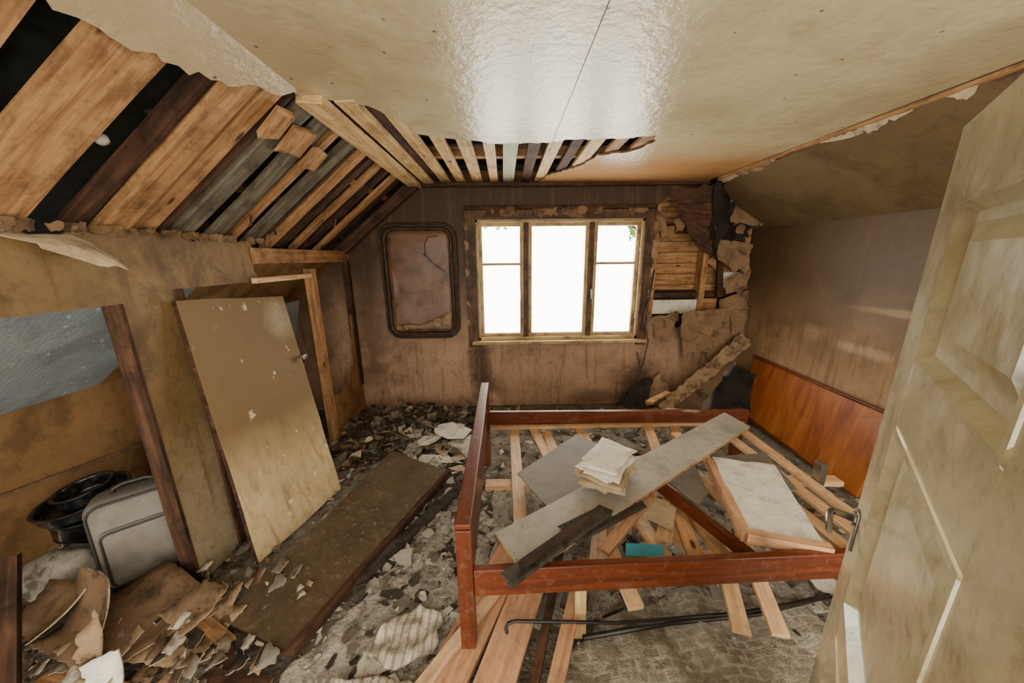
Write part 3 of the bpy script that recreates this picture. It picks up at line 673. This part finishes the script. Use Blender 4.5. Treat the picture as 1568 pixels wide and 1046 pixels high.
# ---- fallen panel on the floor
mb=MB()
quad(mb,(-1.30,1.19,.07),(-.93,1.06,.07),(-.46,2.22,.10),(-.93,2.44,.13),.028,'fpanel',amp=.005,seg=.15,grid=.2,warp=.01,edge='raftred')
plank(mb,(-.92,1.05,.05),(-.45,2.21,.07),.03,.05,(0,0,1),'raftred',rag=.02)
plank(mb,(-.80,1.35,.04),(-.33,2.1,.05),.07,.02,(0,0,1),'char',rag=.03)
mb.obj('fallen_cupboard_door')
mb=MB()
quad(mb,(-1.37,1.52,.02),(-1.21,2.13,.02),(-1.55,2.38,1.39),(-1.56,1.62,1.45),.028,'lpanel',amp=.004,seg=.2,grid=.2,edge='raftred')
tube(mb,[(-1.44,2.27,.98),(-1.41,2.27,.98)],.012,'steel'); rbox(mb,Matrix.Translation((-1.40,2.27,.98)),.02,.04,.04,.008,'steel')
mb.obj('leaning_door_panel',bevel=.002)
# ---- suitcase
e=empty('suitcase')
Ms=Matrix.Translation((-1.94,1.55,.25))@Matrix.Rotation(math.radians(40),4,'Z')@Matrix.Rotation(math.radians(-6),4,'X')
mb=MB(); rbox(mb,Ms,.36,.22,.48,.06,'case'); rbox(mb,Ms@Matrix.Translation((0,-.112,-.05)),.27,.05,.30,.022,'case'); mb.obj('body',parent=e)
mb=MB()
for yy in (-.075,.075):
    tube(mb,[Ms@V(x,yy*1.3,z) for x,z in rr(-.165,.165,-.225,.225,.06,6)],.006,'casetrim',closed=True)
tube(mb,[Ms@V(x,-.136,z-.05) for x,z in rr(-.13,.13,-.14,.14,.03,5)],.005,'casetrim',closed=True)
tube(mb,[Ms@V(x,y,z) for x,y,z in ((-.08,0,.235),(-.075,0,.262),(-.04,0,.275),(.04,0,.275),(.075,0,.262),(.08,0,.235))],.010,'casetrim')
for x_ in (-.12,.12): tube(mb,[Ms@V(x_-.02,0,-.235),Ms@V(x_+.02,0,-.235)],.02,'casetrim',n=14)
mb.obj('trim_and_handle',parent=e)
# ---- pots
e=empty('stacked_cooking_pots')
def pot(x,y,z,r,h,tx,ty,name):
    Mx=Matrix.Translation((x,y,z))@Matrix.Rotation(tx,4,'X')@Matrix.Rotation(ty,4,'Y'); mb=MB()
    lathe(mb,[(0,0),(r*.85,0),(r*.95,.01),(r,.03),(r,h-.008),(r+.012,h),(r+.012,h+.004),(r-.004,h+.003),(r-.006,h-.01),(r-.006,.035),(r*.93,.016),(0,.012)],Mx,'iron')
    for s_ in (-1,1):
        tube(mb,[Mx@V(s_*(r-.004),-.04,h*.7),Mx@V(s_*(r+.03),-.035,h*.72),Mx@V(s_*(r+.04),0,h*.73),Mx@V(s_*(r+.03),.035,h*.72),Mx@V(s_*(r-.004),.04,h*.7)],.007,'iron')
    mb.obj(name,parent=e)
pot(-2.33,1.66,0.0,.15,.20,0,0,'pot_large'); pot(-2.33,1.66,.195,.16,.12,.06,.05,'pot_mid'); pot(-2.34,1.65,.315,.175,.07,.1,-.08,'pan_wide'); pot(-2.33,1.66,.345,.11,.09,.12,-.1,'pan_small')
pot(-2.08,1.85,.30,.10,.08,-.3,.3,'pan_tilted')
mb=MB()
bm=bmesh.new(); bmesh.ops.create_icosphere(bm,subdivisions=4,radius=1)
bb=len(mb.v); bm.verts.index_update()
for v in bm.verts:
    p=v.co.copy(); k=1+.25*noise.noise(p*1.6)+.08*noise.noise(p*5); mb.v.append(V(-2.20+p.x*.17*k,1.40+p.y*.12*k,.12+p.z*.14*k))
for f in bm.faces: mb.face([bb+v.index for v in f.verts],[(0,0)]*3,'bag',True)
bm.free(); mb.obj('crumpled_cloth_bag')
# ---- cardboard lower left
mb=MB()
def cb(c,mt='card',w=.025,bk='paperbrown',curl=.0,sh=None): quad(mb,*c,.006,mt,amp=.005,seg=.018,grid=.06,warp=w,ws=3,back=bk,edge='cardlight',smooth=True,curl=curl,shape=sh)
cb(((-2.0,1.10,.06),(-1.60,.98,.04),(-1.34,1.26,.10),(-1.72,1.42,.14)),'paperbrown',.04,'card',.02)
cb(((-1.56,1.04,.04),(-1.28,1.00,.03),(-1.20,1.28,.05),(-1.40,1.40,.12)),'papertan',.04,'cardlight',.03,torn())
cb(((-1.54,1.18,.10),(-1.36,1.10,.08),(-1.26,1.24,.12),(-1.42,1.34,.17)),'card',.03,'cardlight',.03,torn())
cb(((-1.92,1.12,.02),(-1.70,1.08,.02),(-1.67,1.20,.28),(-1.88,1.26,.32)),'paperbrown',.02,'cardlight',.03)
cb(((-1.74,1.04,.02),(-1.64,1.06,.04),(-1.66,1.12,.26),(-1.72,1.10,.26)),'papertan',.02,'card',.03,torn())
cb(((-1.58,.94,.04),(-1.48,.98,.06),(-1.52,1.03,.17),(-1.62,.98,.15)),'paper',.02,'cardlight',.02)
cb(((-2.1,1.15,.10),(-1.90,1.05,.14),(-1.84,1.25,.24),(-2.1,1.3,.18)),'card',.03,'paperbrown',.03)
for i in range(110):
    x=RN.uniform(-1.9,-.98); y=RN.uniform(.9,1.42); s_=RN.uniform(.015,.06); z=RN.uniform(.03,.10)
    cb(((x,y,z),(x+s_,y+RN.uniform(-.03,.03),z+RN.uniform(-.02,.02)),(x+s_,y+s_,z+RN.uniform(-.01,.03)),(x,y+s_*1.4,z+RN.uniform(-.01,.03))),RN.choice(['hard','papertan','paperbrown','insul','cardlight','mud','plast','card']),.01)
plank(mb,(-2.12,1.20,.42),(-1.80,.86,.02),.06,.045,(0,0,1),'raftred',rag=.02); plank(mb,(-1.85,1.02,.04),(-1.35,.90,.03),.09,.025,(0,0,1),'raft',rag=.02)
plank(mb,(-1.3,1.2,.03),(-1.0,.86,.04),.05,.025,(0,0,1),'raftred',rag=.02); plank(mb,(-1.2,.98,.05),(-.95,.95,.04),.06,.02,(0,0,1),'raftred',rag=.02)
plank(mb,(-1.75,1.36,.10),(-1.2,1.10,.06),.05,.02,(0,0,1),'raft',rag=.02)
mb.obj('torn_cardboard')
# ---- planks under bed front
mb=MB()
plank(mb,(-.40,.62,.06),(.02,1.50,.09),.16,.025,(0,0,1),'pinkpine'); plank(mb,(-.18,.62,.08),(.20,1.55,.11),.15,.025,(0,0,1),'pinkpine')
plank(mb,(-.52,.66,.09),(.00,1.33,.12),.045,.03,(0,0,1),'pine'); plank(mb,(.02,.7,.10),(.27,1.45,.13),.035,.03,(0,0,1),'raftred')
plank(mb,(.08,.7,.10),(.38,1.40,.12),.06,.03,(0,0,1),'pinkpine'); plank(mb,(.30,1.12,.02),(.31,1.2,.3),.05,.05,(0,1,0),'lath')
mb.obj('pine_planks',bevel=.002)
mb=MB()
tube(mb,[(.0,1.05,.06),(-.02,1.08,.12),(-.01,1.09,.135),(.02,1.095,.14),(.45,1.09,.12),(1.0,1.13,.10),(1.62,1.22,.08)],.007,'rod'); tube(mb,[(.30,1.05,.10),(.7,1.12,.07),(1.1,1.14,.08),(1.65,1.26,.05)],.011,'rod')
tube(mb,[(.42,1.16,.06),(.5,1.12,.16),(.48,1.15,.2),(.53,1.13,.24)],.006,'rod')
mb.obj('curtain_rod')
# ---- rug, cloth
def folds(a,f): return lambda x,y: a*(noise.noise(V(x*f,y*f,1))+.5*noise.noise(V(x*f*2.3,y*f*1.2,5)))+a
mb=MB()
sheet(mb,ragged([(.22,.5),(1.5,.5),(1.35,1.22),(.9,1.30),(.45,1.18),(.2,1.0)],.08,.02),lambda x,y,z:V(x,y,z+.01),.01,grid=.024,zf=folds(.036,6.5),mat='rug',smooth=True)
mb.obj('rug')
mb=MB()
sheet(mb,ragged([(-.60,1.04),(-.46,.99),(-.30,1.08),(-.32,1.20),(-.42,1.24),(-.54,1.16)],.05,.015),lambda x,y,z:V(x,y,z+.02),.008,grid=.016,zf=folds(.04,15),mat='cloth',smooth=True)
sheet(mb,ragged([(-.72,.8),(-.42,.75),(-.36,.93),(-.52,.97),(-.70,.97)],.05,.015),lambda x,y,z:V(x,y,z+.02),.008,grid=.016,zf=folds(.035,15),mat='cloth',smooth=True)
mb.obj('striped_blanket')
# ---- rubble (one mass) incl. loose wool insulation
RB=MB()
def wf(x,y): return .018*noise.noise(V(x*12,y*12,0))+.008*noise.noise(V(x*30,y*30,3))+.012*noise.noise(V(x*5,y*5,3))+.012
sheet(RB,ragged([(-.95,.75),(-.2,.7),(-.22,1.1),(-.1,1.6),(-.2,2.2),(-.42,2.1),(-.55,1.7),(-.72,1.3),(-.92,1.0)],.06,.03),lambda x,y,z:V(x,y,z+.003),.008,grid=.018,zf=wf,mat='fluff',smooth=True)
sheet(RB,ragged([(-.1,1.15),(1.5,1.2),(1.8,2.2),(1.2,2.35),(.3,2.3),(-.1,2.2)],.06,.03),lambda x,y,z:V(x,y,z+.003),.008,grid=.035,zf=wf,mat='fluff',smooth=True)
def rubble(n,region,size,mats,hz=.05,flat=.25,thin=False):
    mb=RB
    for i in range(n):
        x,y,zb=region(); s_=RN.uniform(*size)*(.6+.9*RN.random()**2); k=RN.randint(3,6)
        th=RN.uniform(.001,.004) if (thin or RN.random()<.8) else RN.uniform(.006,.012)
        A=Matrix.Translation((x,y,zb+RN.uniform(.008,hz)))@Matrix.Rotation(RN.uniform(0,6.3),4,'Z')@Matrix.Rotation(RN.gauss(0,flat),4,'X')@Matrix.Rotation(RN.gauss(0,flat),4,'Y')
        el=RN.uniform(.4,1); mt=RN.choice(mats)
        ps=[]
        for j in range(k):
            a=2*math.pi*(j+RN.uniform(-.35,.35))/k; r=s_*RN.uniform(.6,1.05); ps.append((r*math.cos(a),r*math.sin(a)*el))
        if s_>.03: ps=ragged(ps,.015,.003); k=len(ps)
        bend=RN.uniform(-3,3)
        b=len(mb.v); mb.v+=[A@V(p[0],p[1],bend*p[0]*p[0]) for p in ps]; mb.v+=[mb.v[b+j]-(A.to_3x3()@V(0,0,th)) for j in range(k)]
        mb.face([b+j for j in range(k)],ps,mt); mb.face([b+k+j for j in reversed(range(k))],ps,mt)
        for j in range(k):
            q=(j+1)%k; mb.face([b+q,b+j,b+k+j,b+k+q],[(0,0)]*4,mt)
def reg(x0,x1,y0,y1): return lambda:(RN.uniform(x0,x1),RN.uniform(y0,y1),0)
mats=['char','mud','mud','ash','plast','hard','hard','ash']
rubble(1100,reg(-1.55,2.35,.8,3.45),(.012,.045),mats)
rubble(1000,reg(-.95,1.6,.85,2.4),(.004,.011),['plast','ash','mud','ash','plast','char'],.04,.5)
rubble(380,reg(-.85,-.1,.85,2.3),(.015,.045),['plast','ash','ash','ash','hard','mud','char'],.05,.22,True)
rubble(120,reg(-.65,-.15,1.0,2.2),(.04,.08),['plast','ash','hard','mud','char','grey'],.05,.12,True)
rubble(600,lambda:((lambda x,y:(x,y,.10*max(0,1-((x+1.1)/.6)**2-((y-3.1)/.5)**2)))(RN.uniform(-1.55,-.2),RN.uniform(2.4,3.45))),(.02,.07),['char','ash','mud','hard','char','mud','char','mud'],.06,.5)
rubble(16,reg(-.85,-.3,2.4,3.0),(.12,.2),['plast','cardlight','white','plast'],.11,.06,True)
rubble(50,reg(-.95,-.25,2.25,2.9),(.05,.12),['plast','cardlight','ash','plast'],.09,.10,True)
rubble(60,reg(-1.5,-1.0,2.3,3.4),(.05,.13),['card','mud','cardlight','raftred'],.12,.4)
rubble(280,reg(-.1,2.0,1.2,3.3),(.03,.10),['plast','mud','char','hard','card','cardlight','ash'],.10,.3)
rubble(500,reg(-2.5,-1.3,.8,2.0),(.015,.05),['char','mud','raftred','card','mud'],.05,.4)
RB.obj('floor_rubble')
# ---- door
e=empty('door_1')
D0=V(1.01,.81,0); dd=V(-.681,-.732,0); dn=V(-.732,.681,0)
TOP=1.90; W=.86
def dp(s,z,o): return D0+dd*s+dn*o+V(0,0,z)
def dbox(mb,s0,s1,z0,z1,o0,o1,mat='door'):
    b=len(mb.v)
    for s_,z_,o_ in ((s0,z0,o0),(s1,z0,o0),(s1,z1,o0),(s0,z1,o0),(s0,z0,o1),(s1,z0,o1),(s1,z1,o1),(s0,z1,o1)): mb.v.append(dp(s_,z_,o_))
    for q in ((0,1,2,3),(4,7,6,5),(0,4,5,1),(1,5,6,2),(2,6,7,3),(3,7,4,0)): mb.face([b+i for i in q],[(0,0)]*4,mat)
mb=MB()
P1=(.165,.67)
pz=[(.20,.62),(.72,1.245),(1.395,1.735)]
dbox(mb,0,P1[0],0.01,TOP,-.04,0); dbox(mb,P1[1],W,.01,TOP,-.04,0)
zz=[.01]+[v for p in pz for v in p]+[TOP]
for i in range(0,len(zz),2): dbox(mb,P1[0],P1[1],zz[i],zz[i+1],-.04,0)
mb.obj('frame',bevel=.003,parent=e)
mb=MB()
for z0,z1 in pz:
    b=len(mb.v); s0,s1=P1
    rings=[(0,0.003),(.012,.004),(.03,-.018),(.05,-.018),(.085,-.008)]
    for ins,off in rings:
        for s_,z_ in ((s0+ins,z0+ins),(s1-ins,z0+ins),(s1-ins,z1-ins),(s0+ins,z1-ins)): mb.v.append(dp(s_,z_,off))
    for r_ in range(len(rings)-1):
        for j in range(4):
            k=(j+1)%4; mb.face([b+r_*4+j,b+r_*4+k,b+r_*4+4+k,b+r_*4+4+j],[(0,0)]*4,'door')
    k=b+(len(rings)-1)*4; mb.face([k,k+1,k+2,k+3],[(0,0)]*4,'door')
mb.obj('panels',parent=e)
mb=MB()
hz=.91
rbox(mb,Matrix.Translation(dp(.06,hz-.03,.003))@Matrix.Rotation(math.atan2(dd.y,dd.x),4,'Z'),.035,.006,.12,.002,'steel')
tube(mb,[dp(.05,hz,0),dp(.05,hz,.045),dp(.055,hz,.055),dp(.07,hz,.06),dp(.15,hz-.005,.06)],[.011,.009,.009,.009,.007],'steel',n=12)
tube(mb,[dp(.05,hz,0),dp(.05,hz,.012)],.02,'steel',n=16)
mb.obj('handle',parent=e)

# ------------------------------------------------------------------ light
w=bpy.data.worlds.new('World'); bpy.context.scene.world=w; w.use_nodes=True; t=w.node_tree
bg=t.nodes['Background']; tc=t.nodes.new('ShaderNodeTexCoord'); sx=t.nodes.new('ShaderNodeSeparateXYZ'); r=t.nodes.new('ShaderNodeValToRGB'); mr=t.nodes.new('ShaderNodeMapRange')
t.links.new(tc.outputs['Generated'],sx.inputs[0]); t.links.new(sx.outputs['Y'],mr.inputs[0]); mr.inputs[1].default_value=-1; mr.inputs[2].default_value=1
r.color_ramp.elements[0].position=.35; r.color_ramp.elements[0].color=(.36,.33,.28,1); r.color_ramp.elements[1].position=.6; r.color_ramp.elements[1].color=(1,.95,.84,1)
t.links.new(mr.outputs[0],r.inputs[0]); t.links.new(r.outputs[0],bg.inputs[0]); bg.inputs[1].default_value=15
def portal(loc,rot,sx_,sy_):
    l=bpy.data.lights.new('portal','AREA'); l.shape='RECTANGLE'; l.size=sx_; l.size_y=sy_; l.cycles.is_portal=True
    o=bpy.data.objects.new('portal',l); o.location=loc; o.rotation_euler=rot; bpy.context.collection.objects.link(o)
portal((.56,3.80,1.39),(math.radians(-90),0,0),1.8,1.3)
portal((0,-.62,1.15),(math.radians(90),0,0),5,2.4)
# ------------------------------------------------------------------ camera
cd=bpy.data.cameras.new('camera'); co=bpy.data.objects.new('camera',cd); bpy.context.collection.objects.link(co)
cd.sensor_width=36; cd.lens=515.0/1568*36; cd.clip_start=.02
co.matrix_world=Matrix.Translation((0,0,1.63))@Matrix.Rotation(math.radians(-1.0),4,'Z')@Matrix.Rotation(math.radians(90-13.95),4,'X')@Matrix.Rotation(math.radians(-0.6),4,'Z')
bpy.context.scene.camera=co
